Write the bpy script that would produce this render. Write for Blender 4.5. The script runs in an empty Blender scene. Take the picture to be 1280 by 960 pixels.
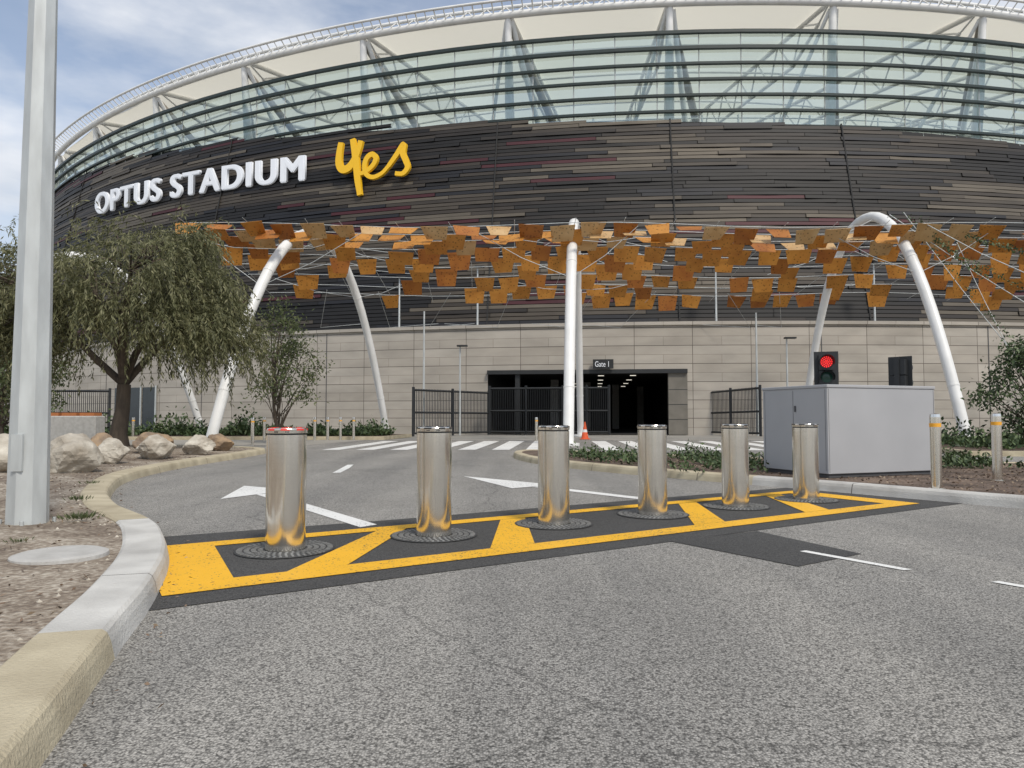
import bpy, math, random
from mathutils import Vector, Matrix, noise
random.seed(7)
R=random.random
def U(a,b): return a+(b-a)*R()
sc=bpy.context.scene

# ---------------------------------------------------------------- helpers
def empty(name):
    e=bpy.data.objects.new(name,None); sc.collection.objects.link(e); return e

class MB:
    def __init__(s): s.v=[];s.f=[];s.m=[];s.s=[];s.uv={}
    def add(s,vs,fs,mi=0,sm=False):
        o=len(s.v); s.v+=[tuple(p) for p in vs]
        for f in fs:
            s.f.append(tuple(i+o for i in f)); s.m.append(mi); s.s.append(sm)
    def obox(s,o,a,b,c,mi=0):
        o=Vector(o);a=Vector(a);b=Vector(b);c=Vector(c)
        vs=[o,o+a,o+a+b,o+b,o+c,o+a+c,o+a+b+c,o+b+c]
        s.add(vs,[(0,3,2,1),(4,5,6,7),(0,1,5,4),(1,2,6,5),(2,3,7,6),(3,0,4,7)],mi)
    def box(s,c,d,mi=0,rz=0):
        ca,sa=math.cos(rz),math.sin(rz)
        a=Vector((ca*d[0],sa*d[0],0));b=Vector((-sa*d[1],ca*d[1],0));cc=Vector((0,0,d[2]))
        s.obox(Vector(c)-a/2-b/2-cc/2,a,b,cc,mi)
    def tube(s,pts,rad,n=8,mi=0,cap=True,sm=True):
        pts=[Vector(p) for p in pts]
        if not isinstance(rad,(list,tuple)): rad=[rad]*len(pts)
        t0=(pts[1]-pts[0]).normalized()
        ref=Vector((0,0,1)) if abs(t0.z)<.9 else Vector((1,0,0))
        nx=t0.cross(ref).normalized(); vs=[]
        for i,p in enumerate(pts):
            if i==0:t=t0
            elif i==len(pts)-1:t=(pts[i]-pts[i-1]).normalized()
            else:t=(pts[i+1]-pts[i-1]).normalized()
            nx=(nx-t*nx.dot(t)).normalized(); ny=t.cross(nx)
            for k in range(n):
                a=2*math.pi*k/n
                vs.append(p+(nx*math.cos(a)+ny*math.sin(a))*rad[i])
        fs=[]
        for i in range(len(pts)-1):
            for k in range(n):
                k2=(k+1)%n
                fs.append((i*n+k,i*n+k2,(i+1)*n+k2,(i+1)*n+k))
        s.add(vs,fs,mi,sm)
        if cap:
            s.add(vs[:n],[tuple(range(n))[::-1]],mi)
            s.add(vs[-n:],[tuple(range(n))],mi)
    def lathe(s,c,prof,n=24,mi=0,sm=True,mis=None):
        for i in range(len(prof)-1):
            vs=[];
            for (r,z) in prof[i:i+2]:
                for k in range(n):
                    a=2*math.pi*k/n; vs.append((c[0]+r*math.cos(a),c[1]+r*math.sin(a),c[2]+z))
            s.add(vs,[(k,(k+1)%n,n+(k+1)%n,n+k) for k in range(n)],mis[i] if mis else mi,sm)
    def build(s,name,mats,parent=None,uvf=None):
        me=bpy.data.meshes.new(name); me.from_pydata(s.v,[],s.f)
        for m in mats: me.materials.append(m)
        me.polygons.foreach_set('material_index',s.m)
        me.polygons.foreach_set('use_smooth',s.s)
        if uvf:
            ul=me.uv_layers.new(name='UVMap')
            for l in me.loops:
                ul.data[l.index].uv=uvf(me.vertices[l.vertex_index].co)
        me.update()
        ob=bpy.data.objects.new(name,me); sc.collection.objects.link(ob)
        if parent: ob.parent=parent
        return ob

def poly(name,pts,z,m,parent=None):
    b=MB(); b.add([(x,y,z) for x,y in pts],[tuple(range(len(pts)))]); return b.build(name,[m],parent)

def catmull(P,n=8):
    out=[];P=[Vector(p) for p in P]
    Q=[P[0]*2-P[1]]+P+[P[-1]*2-P[-2]]
    for i in range(1,len(Q)-2):
        for k in range(n):
            t=k/n
            a,b,c,d=Q[i-1:i+3]
            out.append(.5*((2*b)+(c-a)*t+(2*a-5*b+4*c-d)*t*t+(3*b-a-3*c+d)*t**3))
    out.append(P[-1]); return out

# ---------------------------------------------------------------- materials
def newmat(name):
    m=bpy.data.materials.new(name); m.use_nodes=True
    nt=m.node_tree; return m,nt,nt.nodes,nt.links,nt.nodes['Principled BSDF']
def ramp(N,stops):
    r=N.new('ShaderNodeValToRGB')
    while len(r.color_ramp.elements)<len(stops): r.color_ramp.elements.new(.5)
    for e,(p,c) in zip(r.color_ramp.elements,stops):
        e.position=p; e.color=(*c,1) if len(c)==3 else c
    return r
def mat(name,c1,c2=None,scale=3,rough=.7,metal=0,bump=.0,bscale=None,stretch=(1,1,1),detail=4):
    m,nt,N,L,B=newmat(name)
    B.inputs['Roughness'].default_value=rough; B.inputs['Metallic'].default_value=metal
    if c2 is None: c2=tuple(x*.8 for x in c1)
    tc=N.new('ShaderNodeTexCoord'); mp=N.new('ShaderNodeMapping'); mp.inputs['Scale'].default_value=stretch
    L.new(tc.outputs['Object'],mp.inputs[0])
    n=N.new('ShaderNodeTexNoise'); n.inputs['Scale'].default_value=scale; n.inputs['Detail'].default_value=detail
    L.new(mp.outputs[0],n.inputs['Vector'])
    r=ramp(N,[(.3,c2),(.7,c1)]); L.new(n.outputs[0],r.inputs[0]); L.new(r.outputs[0],B.inputs['Base Color'])
    if bump:
        n2=N.new('ShaderNodeTexNoise'); n2.inputs['Scale'].default_value=bscale or scale*6; n2.inputs['Detail'].default_value=5
        L.new(mp.outputs[0],n2.inputs['Vector'])
        b=N.new('ShaderNodeBump'); b.inputs['Strength'].default_value=bump; b.inputs['Distance'].default_value=.02
        L.new(n2.outputs[0],b.inputs['Height']); L.new(b.outputs[0],B.inputs['Normal'])
    return m

def asphalt(name,dark,light,scale,stain=.25,bump=.6,paint=None,wear=.0,cracks=False):
    m,nt,N,L,B=newmat(name); B.inputs['Roughness'].default_value=.85
    tc=N.new('ShaderNodeTexCoord')
    v=N.new('ShaderNodeTexVoronoi'); v.inputs['Scale'].default_value=scale
    L.new(tc.outputs['Object'],v.inputs['Vector'])
    sp=N.new('ShaderNodeSeparateColor'); L.new(v.outputs['Color'],sp.inputs[0])
    mid=tuple((a*.45+b*.55) for a,b in zip(dark,light))
    r=ramp(N,[(0,dark),(.4,mid),(1,light)]); L.new(sp.outputs[0],r.inputs[0])
    dr=ramp(N,[(.35,(1,1,1)),(.75,(.35,.35,.35))]); L.new(v.outputs['Distance'],dr.inputs[0])
    mul=N.new('ShaderNodeMixRGB'); mul.blend_type='MULTIPLY'; mul.inputs[0].default_value=.8
    L.new(r.outputs[0],mul.inputs[1]); L.new(dr.outputs[0],mul.inputs[2])
    n=N.new('ShaderNodeTexNoise'); n.inputs['Scale'].default_value=.55; n.inputs['Detail'].default_value=7; n.inputs['Roughness'].default_value=.65
    L.new(tc.outputs['Object'],n.inputs['Vector'])
    sr=ramp(N,[(.3,(1-stain,)*3),(.65,(1.0,1.0,1.0))]); L.new(n.outputs[0],sr.inputs[0])
    m2=N.new('ShaderNodeMixRGB'); m2.blend_type='MULTIPLY'; m2.inputs[0].default_value=1
    L.new(mul.outputs[0],m2.inputs[1]); L.new(sr.outputs[0],m2.inputs[2])
    out=m2.outputs[0]
    if cracks:
        v2=N.new('ShaderNodeTexVoronoi'); v2.feature='DISTANCE_TO_EDGE'; v2.inputs['Scale'].default_value=.28
        nd=N.new('ShaderNodeTexNoise'); nd.inputs['Scale'].default_value=2.5; nd.inputs['Detail'].default_value=5
        L.new(tc.outputs['Object'],nd.inputs['Vector'])
        vm=N.new('ShaderNodeMixRGB'); vm.blend_type='ADD'; vm.inputs[0].default_value=.35
        L.new(tc.outputs['Object'],vm.inputs[1]); L.new(nd.outputs['Color'],vm.inputs[2]); L.new(vm.outputs[0],v2.inputs['Vector'])
        cr=ramp(N,[(.0,(.5,.5,.5)),(.004,(1,1,1))]); L.new(v2.outputs['Distance'],cr.inputs[0])
        m3=N.new('ShaderNodeMixRGB'); m3.blend_type='MULTIPLY'; m3.inputs[0].default_value=.8
        L.new(out,m3.inputs[1]); L.new(cr.outputs[0],m3.inputs[2]); out=m3.outputs[0]
        mp=N.new('ShaderNodeMapping'); mp.inputs['Scale'].default_value=(1.1,.08,1); L.new(tc.outputs['Object'],mp.inputs[0])
        n5=N.new('ShaderNodeTexNoise'); n5.inputs['Scale'].default_value=1.0; n5.inputs['Detail'].default_value=4; L.new(mp.outputs[0],n5.inputs['Vector'])
        tr=ramp(N,[(.35,(.80,.80,.80)),(.6,(1.06,1.05,1.03))]); L.new(n5.outputs[0],tr.inputs[0])
        m4=N.new('ShaderNodeMixRGB'); m4.blend_type='MULTIPLY'; m4.inputs[0].default_value=1
        L.new(out,m4.inputs[1]); L.new(tr.outputs[0],m4.inputs[2]); out=m4.outputs[0]
    if paint:
        n3=N.new('ShaderNodeTexNoise'); n3.inputs['Scale'].default_value=55; n3.inputs['Detail'].default_value=5
        L.new(tc.outputs['Object'],n3.inputs['Vector'])
        ad=N.new('ShaderNodeMath'); ad.operation='MULTIPLY_ADD'; ad.inputs[1].default_value=.35; L.new(n.outputs[0],ad.inputs[0]); L.new(n3.outputs[0],ad.inputs[2])
        wr=ramp(N,[(wear,(0,0,0)),(wear+.05,(1,1,1))]); L.new(ad.outputs[0],wr.inputs[0])
        mx=N.new('ShaderNodeMixRGB'); L.new(wr.outputs[0],mx.inputs[0]); L.new(out,mx.inputs[1])
        pm=N.new('ShaderNodeMixRGB'); pm.blend_type='MULTIPLY'; pm.inputs[0].default_value=.6
        pm.inputs[1].default_value=(*paint,1); L.new(sr.outputs[0],pm.inputs[2]); L.new(pm.outputs[0],mx.inputs[2])
        out=mx.outputs[0]; B.inputs['Roughness'].default_value=.6
    L.new(out,B.inputs['Base Color'])
    b=N.new('ShaderNodeBump'); b.inputs['Strength'].default_value=bump; b.inputs['Distance'].default_value=.006; b.invert=True
    L.new(v.outputs['Distance'],b.inputs['Height']); L.new(b.outputs[0],B.inputs['Normal'])
    return m

def leafmat(name,c1,c2,c3,trans=True):
    m,nt,N,L,B=newmat(name); B.inputs['Roughness'].default_value=.6
    g=N.new('ShaderNodeNewGeometry'); r=ramp(N,[(0,c1),(.55,c2),(1,c3)])
    L.new(g.outputs['Random Per Island'],r.inputs[0]); L.new(r.outputs[0],B.inputs['Base Color'])
    if trans:
        tr=N.new('ShaderNodeBsdfTranslucent'); L.new(r.outputs[0],tr.inputs[0])
        mx=N.new('ShaderNodeMixShader'); mx.inputs[0].default_value=.35
        L.new(B.outputs[0],mx.inputs[1]); L.new(tr.outputs[0],mx.inputs[2]); L.new(mx.outputs[0],N['Material Output'].inputs[0])
    return m

M={}
M['road']=asphalt('asphalt_road',(.10,.096,.09),(.50,.485,.455),125,stain=.2,bump=.6,cracks=True)
M['patch']=asphalt('asphalt_patch',(.022,.022,.022),(.11,.108,.105),150,stain=.3,bump=.5)
M['yellow']=asphalt('yellow_paint',(.03,.03,.03),(.1,.1,.1),150,bump=.35,paint=(.82,.44,.012),wear=.515,stain=.3)
M['white']=asphalt('white_paint',(.07,.07,.07),(.3,.3,.3),150,bump=.3,paint=(.76,.76,.74),wear=.50,stain=.18)
M['paving']=mat('paving',(.33,.31,.28),(.26,.25,.22),.8,.85,bump=.1)
M['kerb']=mat('kerb_concrete_beige',(.52,.46,.33),(.34,.29,.20),3,.85,bump=.45,bscale=70,detail=10)
M['kerbw']=mat('kerb_concrete_white',(.60,.59,.56),(.38,.37,.35),2.5,.85,bump=.45,bscale=70,detail=10)
M['joint']=mat('joint',(.08,.07,.06),rough=.95)
M['galv']=mat('galvanised_steel',(.58,.61,.61),(.44,.46,.46),9,.5,.25,bump=.05,stretch=(1,1,.25),detail=10)
M['conc']=mat('concrete',(.46,.45,.43),(.36,.35,.33),9,.85,bump=.3)
M['archw']=mat('white_painted_steel',(.8,.8,.79),(.68,.68,.66),1.2,.35,detail=8)
M['black']=mat('black_metal',(.022,.024,.026),rough=.5)
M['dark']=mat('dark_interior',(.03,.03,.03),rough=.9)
M['trunk']=mat('bark',(.11,.085,.062),(.045,.035,.027),7,.9,bump=.8,stretch=(1,1,.3))
M['rockw']=mat('granite_pale',(.60,.56,.48),(.26,.22,.17),3,.85,bump=.8,bscale=14,detail=10)
M['rockb']=mat('granite_brown',(.36,.25,.15),(.17,.13,.1),4,.85,bump=.8,bscale=12)
M['cab']=mat('grey_powdercoat',(.40,.405,.42),(.36,.365,.38),1.5,.42,detail=8)
M['seam']=mat('dark_seam',(.08,.08,.085),rough=.7)
M['green']=leafmat('willow_leaves',(.07,.075,.032),(.15,.155,.07),(.27,.26,.14))
M['green2']=leafmat('gum_leaves',(.045,.06,.022),(.09,.12,.045),(.18,.2,.09))
M['green3']=leafmat('groundcover_leaves',(.02,.04,.012),(.05,.085,.025),(.11,.15,.06),False)
M['litter']=leafmat('leaf_litter',(.06,.04,.025),(.17,.11,.07),(.34,.27,.19),False)

def soil(name,a,b,c):
    m,nt,N,L,B=newmat(name); B.inputs['Roughness'].default_value=.95
    tc=N.new('ShaderNodeTexCoord')
    n=N.new('ShaderNodeTexNoise'); n.inputs['Scale'].default_value=1.3; n.inputs['Detail'].default_value=10; n.inputs['Roughness'].default_value=.7
    n2=N.new('ShaderNodeTexNoise'); n2.inputs['Scale'].default_value=28; n2.inputs['Detail'].default_value=6
    L.new(tc.outputs['Object'],n.inputs['Vector']);L.new(tc.outputs['Object'],n2.inputs['Vector'])
    ad=N.new('ShaderNodeMixRGB'); ad.inputs[0].default_value=.4; L.new(n.outputs[0],ad.inputs[1]);L.new(n2.outputs[0],ad.inputs[2])
    r=ramp(N,[(.40,a),(.5,b),(.60,c)]); L.new(ad.outputs[0],r.inputs[0]); L.new(r.outputs[0],B.inputs['Base Color'])
    bp=N.new('ShaderNodeBump'); bp.inputs['Strength'].default_value=.9; bp.inputs['Distance'].default_value=.03
    L.new(n2.outputs[0],bp.inputs['Height']); L.new(bp.outputs[0],B.inputs['Normal']); return m
M['soil']=soil('sandy_soil',(.11,.08,.058),(.24,.195,.15),(.46,.41,.34))
M['mulch']=soil('dark_mulch',(.04,.028,.02),(.10,.07,.052),(.22,.16,.12))
def steel(name):
    m,nt,N,L,B=newmat(name); B.inputs['Metallic'].default_value=1
    tc=N.new('ShaderNodeTexCoord'); mp=N.new('ShaderNodeMapping'); mp.inputs['Scale'].default_value=(2,2,90)
    L.new(tc.outputs['Object'],mp.inputs[0])
    n=N.new('ShaderNodeTexNoise'); n.inputs['Scale'].default_value=5; n.inputs['Detail'].default_value=4; L.new(mp.outputs[0],n.inputs['Vector'])
    r=ramp(N,[(.3,(.76,.725,.66)),(.7,(.84,.81,.75))]); L.new(n.outputs[0],r.inputs[0]); L.new(r.outputs[0],B.inputs['Base Color'])
    n2=N.new('ShaderNodeTexNoise'); n2.inputs['Scale'].default_value=2.5; L.new(tc.outputs['Object'],n2.inputs['Vector'])
    rr=ramp(N,[(.3,(.11,.11,.11)),(.7,(.19,.19,.19))]); L.new(n2.outputs[0],rr.inputs[0]); L.new(rr.outputs[0],B.inputs['Roughness'])
    b=N.new('ShaderNodeBump'); b.inputs['Strength'].default_value=.05; b.inputs['Distance'].default_value=.001
    L.new(n.outputs[0],b.inputs['Height']); L.new(b.outputs[0],B.inputs['Normal']); return m
M['steel']=steel('brushed_stainless')
M['capmetal']=mat('cap_metal',(.3,.3,.29),(.22,.22,.21),20,.4,.8)
def emis(name,c,s):
    m,nt,N,L,B=newmat(name); B.inputs['Base Color'].default_value=(*c,1)
    B.inputs['Emission Color'].default_value=(*c,1); B.inputs['Emission Strength'].default_value=s; return m
M['redlamp']=emis('red_lamp',(1,.03,.03),1.3)
M['redcap']=emis('red_reflector',(.65,.03,.02),.15)
M['striplight']=emis('ceiling_light',(1,.93,.8),1.0)
M['letter']=emis('white_letter',(.80,.83,.88),.06)
M['yes']=emis('yellow_letter',(.86,.50,.015),.03)
M['orange']=mat('ochre_panel',(.66,.32,.06),(.52,.22,.035),2,.55)
M['tan']=mat('tan_panel',(.70,.50,.26),(.58,.36,.15),2,.5)
M['rust']=mat('rust_panel',(.50,.20,.035),(.38,.13,.025),2,.6)
for k in('orange','tan','rust'):
    nt=M[k].node_tree;N=nt.nodes;L=nt.links;B=N['Principled BSDF']
    src=B.inputs['Base Color'].links[0].from_socket
    tc=N.new('ShaderNodeTexCoord');v=N.new('ShaderNodeTexVoronoi');v.inputs['Scale'].default_value=8
    L.new(tc.outputs['Object'],v.inputs['Vector'])
    r=ramp(N,[(.2,(.35,.3,.25)),(.3,(1,1,1))]);L.new(v.outputs['Distance'],r.inputs[0])
    mm=N.new('ShaderNodeMixRGB');mm.blend_type='MULTIPLY';mm.inputs[0].default_value=.7
    L.new(src,mm.inputs[1]);L.new(r.outputs[0],mm.inputs[2]);L.new(mm.outputs[0],B.inputs['Base Color'])
    # thin sheets let some daylight through
    tl_=N.new('ShaderNodeBsdfTranslucent');L.new(mm.outputs[0],tl_.inputs[0]);mx=N.new('ShaderNodeMixShader');mx.inputs[0].default_value=.3
    L.new(B.outputs[0],mx.inputs[1]);L.new(tl_.outputs[0],mx.inputs[2]);L.new(mx.outputs[0],N['Material Output'].inputs[0])
def stone():
    m,nt,N,L,B=newmat('limestone_blocks'); B.inputs['Roughness'].default_value=.85
    uv=N.new('ShaderNodeUVMap')
    def brick(w,h,ms,c1,c2,cm,off=.5):
        b=N.new('ShaderNodeTexBrick'); b.inputs['Scale'].default_value=1; b.inputs['Brick Width'].default_value=w
        b.inputs['Row Height'].default_value=h; b.inputs['Mortar Size'].default_value=ms; b.inputs['Mortar Smooth'].default_value=0
        b.offset=off; b.inputs['Color1'].default_value=(*c1,1);b.inputs['Color2'].default_value=(*c2,1);b.inputs['Mortar'].default_value=(*cm,1)
        L.new(uv.outputs[0],b.inputs['Vector']); return b
    a=brick(3.1,.98,.016,(.47,.435,.385),(.40,.37,.325),(.15,.13,.115),off=0)
    c=brick(3.1,.49,.012,(1,1,1),(.92,.91,.90),(.62,.60,.58),off=.5)
    mx=N.new('ShaderNodeMixRGB'); mx.blend_type='MULTIPLY'; mx.inputs[0].default_value=1
    L.new(a.outputs[0],mx.inputs[1]);L.new(c.outputs[0],mx.inputs[2])
    n=N.new('ShaderNodeTexNoise'); n.inputs['Scale'].default_value=.5; n.inputs['Detail'].default_value=8
    mp=N.new('ShaderNodeMapping'); mp.inputs['Scale'].default_value=(1,3,1); L.new(uv.outputs[0],mp.inputs[0])
    L.new(mp.outputs[0],n.inputs['Vector'])
    r=ramp(N,[(.3,(.80,.80,.80)),(.65,(1,1,1))]);L.new(n.outputs[0],r.inputs[0])
    m2=N.new('ShaderNodeMixRGB'); m2.blend_type='MULTIPLY'; m2.inputs[0].default_value=1
    L.new(mx.outputs[0],m2.inputs[1]);L.new(r.outputs[0],m2.inputs[2]);L.new(m2.outputs[0],B.inputs['Base Color'])
    bp=N.new('ShaderNodeBump'); bp.inputs['Strength'].default_value=.4; bp.inputs['Distance'].default_value=.03
    L.new(c.outputs[0],bp.inputs['Height']); L.new(bp.outputs[0],B.inputs['Normal'])
    return m
M['stone']=stone()
M['darkstone']=mat('dark_stone',(.2,.185,.16),(.15,.14,.12),2,.8)
def glass():
    m,nt,N,L,B=newmat('facade_glass'); N.remove(B)
    t=N.new('ShaderNodeBsdfTransparent'); t.inputs[0].default_value=(.74,.85,.84,1)
    g=N.new('ShaderNodeBsdfGlossy'); g.inputs[0].default_value=(.82,.94,.97,1); g.inputs['Roughness'].default_value=.05
    fr=N.new('ShaderNodeFresnel'); fr.inputs[0].default_value=1.5
    nz=N.new('ShaderNodeNewGeometry')
    rr=ramp(N,[(0,(.05,)*3),(1,(.25,)*3)]); L.new(nz.outputs['Random Per Island'],rr.inputs[0])
    ad=N.new('ShaderNodeMath'); ad.operation='ADD'; L.new(fr.outputs[0],ad.inputs[0]); L.new(rr.outputs[0],ad.inputs[1])
    mx=N.new('ShaderNodeMixShader'); L.new(ad.outputs[0],mx.inputs[0]); L.new(t.outputs[0],mx.inputs[1]); L.new(g.outputs[0],mx.inputs[2])
    L.new(mx.outputs[0],N['Material Output'].inputs[0]); return m
M['glass']=glass()
def membrane():
    m,nt,N,L,B=newmat('roof_membrane'); B.inputs['Base Color'].default_value=(.80,.77,.67,1); B.inputs['Roughness'].default_value=.7
    t=N.new('ShaderNodeBsdfTranslucent'); t.inputs[0].default_value=(.82,.79,.69,1)
    mx=N.new('ShaderNodeMixShader'); mx.inputs[0].default_value=.5
    L.new(B.outputs[0],mx.inputs[1]);L.new(t.outputs[0],mx.inputs[2]);L.new(mx.outputs[0],N['Material Output'].inputs[0]); return m
M['membrane']=membrane()

# ---------------------------------------------------------------- ground, road
b=MB(); b.add([(-400,-300,-.03),(400,-300,-.03),(400,500,-.03),(-400,500,-.03)],[(0,1,2,3)]); b.build('ground',[M['paving']])
poly('road',[(-60,-40),(60,-40),(60,29.5),(-60,29.5)],0,M['road'])

O=Vector((-1.93,3.93)); UU=Vector((.8496,.5274)); NN=Vector((-.5274,.8496))
def un(u,n): p=O+UU*u+NN*n; return (p.x,p.y)
pg=empty('asphalt_patch_strip')
poly('bollard_trench',[un(-.2,-.27),un(2.6,-.24),un(4.5,-.22),un(8.2,-.2),un(8.0,2.0),un(2,2.05),un(-.75,2.2)],.004,M['patch'],pg)
poly('side_patch',[(1.26,5.66),(1.9,4.72),(2.53,5.15),(2.12,6.15)],.0045,M['patch'],pg)
ym=empty('yellow_road_marking')
def ypoly(pts,nm): poly(nm,[un(*p) for p in pts],.009,M['yellow'],ym)
ypoly([(0,0),(7.75,.04),(7.75,.25),(.0,.26)],'front_band')
ypoly([(.03,.26),(.42,.26),(.5,1.46),(.16,1.46)],'end_band')
ypoly([(.16,1.46),(7.75,1.49),(7.75,1.67),(.19,1.66)],'back_band')
ypoly([(7.4,.25),(7.75,.25),(7.75,1.49),(7.4,1.486)],'far_band')
for i,(a,c) in enumerate([(.90,2.0),(2.40,3.25),(4.55,5.6),(6.15,7.1)]):
    ypoly([(a-.16,.258),(a+.24,.258),(c+.08,1.464),(c-.2,1.464)],'diagonal_%d'%i)
wm=empty('white_road_marking')
def wpoly(pts,nm,z=.005): poly(nm,pts,z,M['white'],wm)
wpoly([(-1.36,6.36),(-1.24,6.52),(-3.1,9.12),(-3.25,9.0)],'arrow_shaft')
wpoly([(-3.82,10.1),(-3.50,8.5),(-2.95,9.55)],'arrow_head',.006)
wpoly([(1.50,8.5),(1.62,8.64),(.43,10.1),(.29,9.95)],'arrow_shaft_2')
wpoly([(-.80,11.7),(.0,9.75),(.62,10.25)],'arrow_head_2',.006)
wpoly([(-3.15,12.4),(-3.02,12.45),(-3.12,13.6),(-3.25,14.5),(-3.36,14.45),(-3.25,13.4)],'arc_mark')
wpoly([(2.12,5.24),(2.18,5.27),(2.60,4.62),(2.53,4.6)],'dash')
wpoly([(2.88,4.28),(2.94,4.3),(3.37,3.65),(3.3,3.63)],'dash_2')
zc=empty('zebra_crossing')
for k in range(7):
    x=-5.6+k*1.0; poly('stripe_%d'%k,[(x,20.8),(x+.52,20.8),(x+1.1,28),(x+.5,28)],.006,M['white'],zc)
for k in range(8):
    x=2.7+k*1.05; poly('stripe_r%d'%k,[(x,20.5),(x+.52,20.5),(x+1.0,28),(x+.45,28)],.006,M['white'],zc)

# kerbs
def kerb(path,name,side,segs,w=.3,h=.125):
    b=MB(); prof=[(0,-.02),(.02,.075),(.035,h-.015),(.055,h),(w-.02,h+.004),(w,h-.012),(w+.005,-.02)]
    rows=[]; outer=[]; P=list(path)
    D=[0]
    for i in range(1,len(P)): D.append(D[-1]+(P[i]-P[i-1]).length)
    def at(d):
        d=max(0,min(D[-1]-1e-4,d))
        for i in range(1,len(D)):
            if D[i]>=d:
                t=(d-D[i-1])/max(1e-6,(D[i]-D[i-1])); return P[i-1].lerp(P[i],t),(P[i]-P[i-1]).normalized()
    ds=[];d=0;nxt=2.4
    while d<D[-1]:
        ds.append((d,0)); d+=.12
        if d>nxt: ds.append((nxt,1)); ds.append((nxt+.010,0)); d=nxt+.12; nxt+=2.4
    for d,_ in ds:
        p,t=at(d); p2,t2=at(d-.1); p3,t3=at(d+.1); t=(t2+t3).normalized()
        n=Vector((-t.y,t.x))*side; wob=.004*noise.noise(Vector((d*2,0,0)))
        rows.append([(p.x+n.x*(a+wob),p.y+n.y*(a+wob),z) for a,z in prof]); q=p+n*(w-.01); outer.append((q.x,q.y))
    m=len(prof)
    for i in range(len(rows)-1):
        mi=2 if ds[i][1] else (1 if any(a<=ds[i][0]<c for a,c in segs) else 0)
        fs=[(j,j+1,m+j+1,m+j) if side<0 else (j,m+j,m+j+1,j+1) for j in range(m-1)]
        b.add(rows[i]+rows[i+1],fs,mi,False)
    b.build(name,[M['kerb'],M['kerbw'],M['joint']]); return outer
kp=catmull([(-.35,-3),(-.72,0),(-1.34,2.05),(-1.68,3.09),(-1.9,3.78),(-2.2,4.56),(-2.52,5.22),(-3.07,6.11),(-4.02,7.25),(-5.0,8.85),(-5.9,11.0),(-6.35,13.8),(-6.45,17.5),(-6.9,19.6),(-9,21.0),(-14,22),(-30,23.5)],8)
outer=kerb(kp,'kerb',1,[(6.12,9.6)])
b=MB(); n=len(outer); T=[0,.004,.01,.02,.035,.05,.07,.1,.14,.2,.28,.4,.6,1]
def bedz(x,y,t): return .105+min(1,t*30)*(.05*noise.noise(Vector((x*.9,y*.9,0)))+.02*noise.noise(Vector((x*4,y*4,3))))+min(.22,t*1.1)
rows=[]
for i,(x,y) in enumerate(outer):
    fx,fy=-50,-6+i/(n-1)*28
    r=[]
    for t in T:
        px=x+(fx-x)*t; py=y+(fy-y)*t; r.append((px,py,bedz(px,py,t)))
    rows.append(r)
m=len(T)
for i in range(n-1):
    b.add(rows[i]+rows[i+1],[(j,m+j,m+j+1,j+1) for j in range(m-1)],0,True)
b.build('garden_bed',[M['soil']])

isl=catmull([(12,3.6),(8.2,5.4),(6.4,6.75),(5.4,7.75),(4.6,8.85),(3.95,9.7),(3.2,10.6),(1.6,12.7),(.45,14.9),(.02,17.2),(.35,18.5),(1.3,18.2),(3,16.8),(5.5,14.8),(9,13.6),(16,13.2),(30,13.2)],8)
io=kerb(isl,'kerb',-1,[(6.5,11.0)],w=.22)
ib=MB()
pts=[(x,y,.112) for x,y in io]+[(30,3.0,.112),(12,3.2,.112)]
ib.add(pts,[tuple(range(len(pts)))[::-1]]); ib.build('traffic_island_bed',[M['mulch']])
def bed(pts,name,h=.12):
    b=MB();n=len(pts)
    b.add([(x,y,h) for x,y in pts],[tuple(range(n))],0)
    cx=sum(p[0] for p in pts)/n;cy=sum(p[1] for p in pts)/n
    o=[(x+(.15 if x>cx else -.15),y+(.15 if y>cy else -.15)) for x,y in pts]
    b.add([(x,y,h+.01) for x,y in pts]+[(x,y,h+.01) for x,y in o]+[(x,y,-.02) for x,y in o],
          [(i,(i+1)%n,n+(i+1)%n,n+i) for i in range(n)]+[(n+i,n+(i+1)%n,2*n+(i+1)%n,2*n+i) for i in range(n)],1)
    return b.build(name,[M['mulch'],M['kerb']])
bed([(-24,29.6),(-5.6,30.2),(-5.0,34),(-24,35)],'hedge_bed')
bed([(11.5,17.6),(30,17.6),(30,24.5),(12.5,24.5)],'shrub_bed')
poly('footpath',[(-40,25),(-7,24.2),(-6.0,29.3),(-40,29.3)],.004,M['paving'])

# ---------------------------------------------------------------- leaf helpers
def leaf(b,p,d,L,W,mi=0):
    d=d.normalized(); s=d.cross(Vector((U(-1,1),U(-1,1),U(-1,1)))).normalized()*W*.5
    p=Vector(p); b.add([p-s*.35,p+d*L*.45-s,p+d*L,p+d*L*.45+s],[(0,1,2,3)],mi)
def rv(): return Vector((random.gauss(0,1),random.gauss(0,1),random.gauss(0,1))).normalized()
def limb(b,a,c,r0,r1,sag=.0,n=5,mi=0):
    a=Vector(a);c=Vector(c);pts=[];L=(c-a).length
    off=rv()*L*.1
    for i in range(n+1):
        t=i/n; pts.append(a.lerp(c,t)+off*math.sin(t*math.pi)+Vector((0,0,sag*L*math.sin(t*math.pi))))
    b.tube(pts,[r0+(r1-r0)*i/n for i in range(n+1)],6,mi,cap=False)
    return pts

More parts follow.
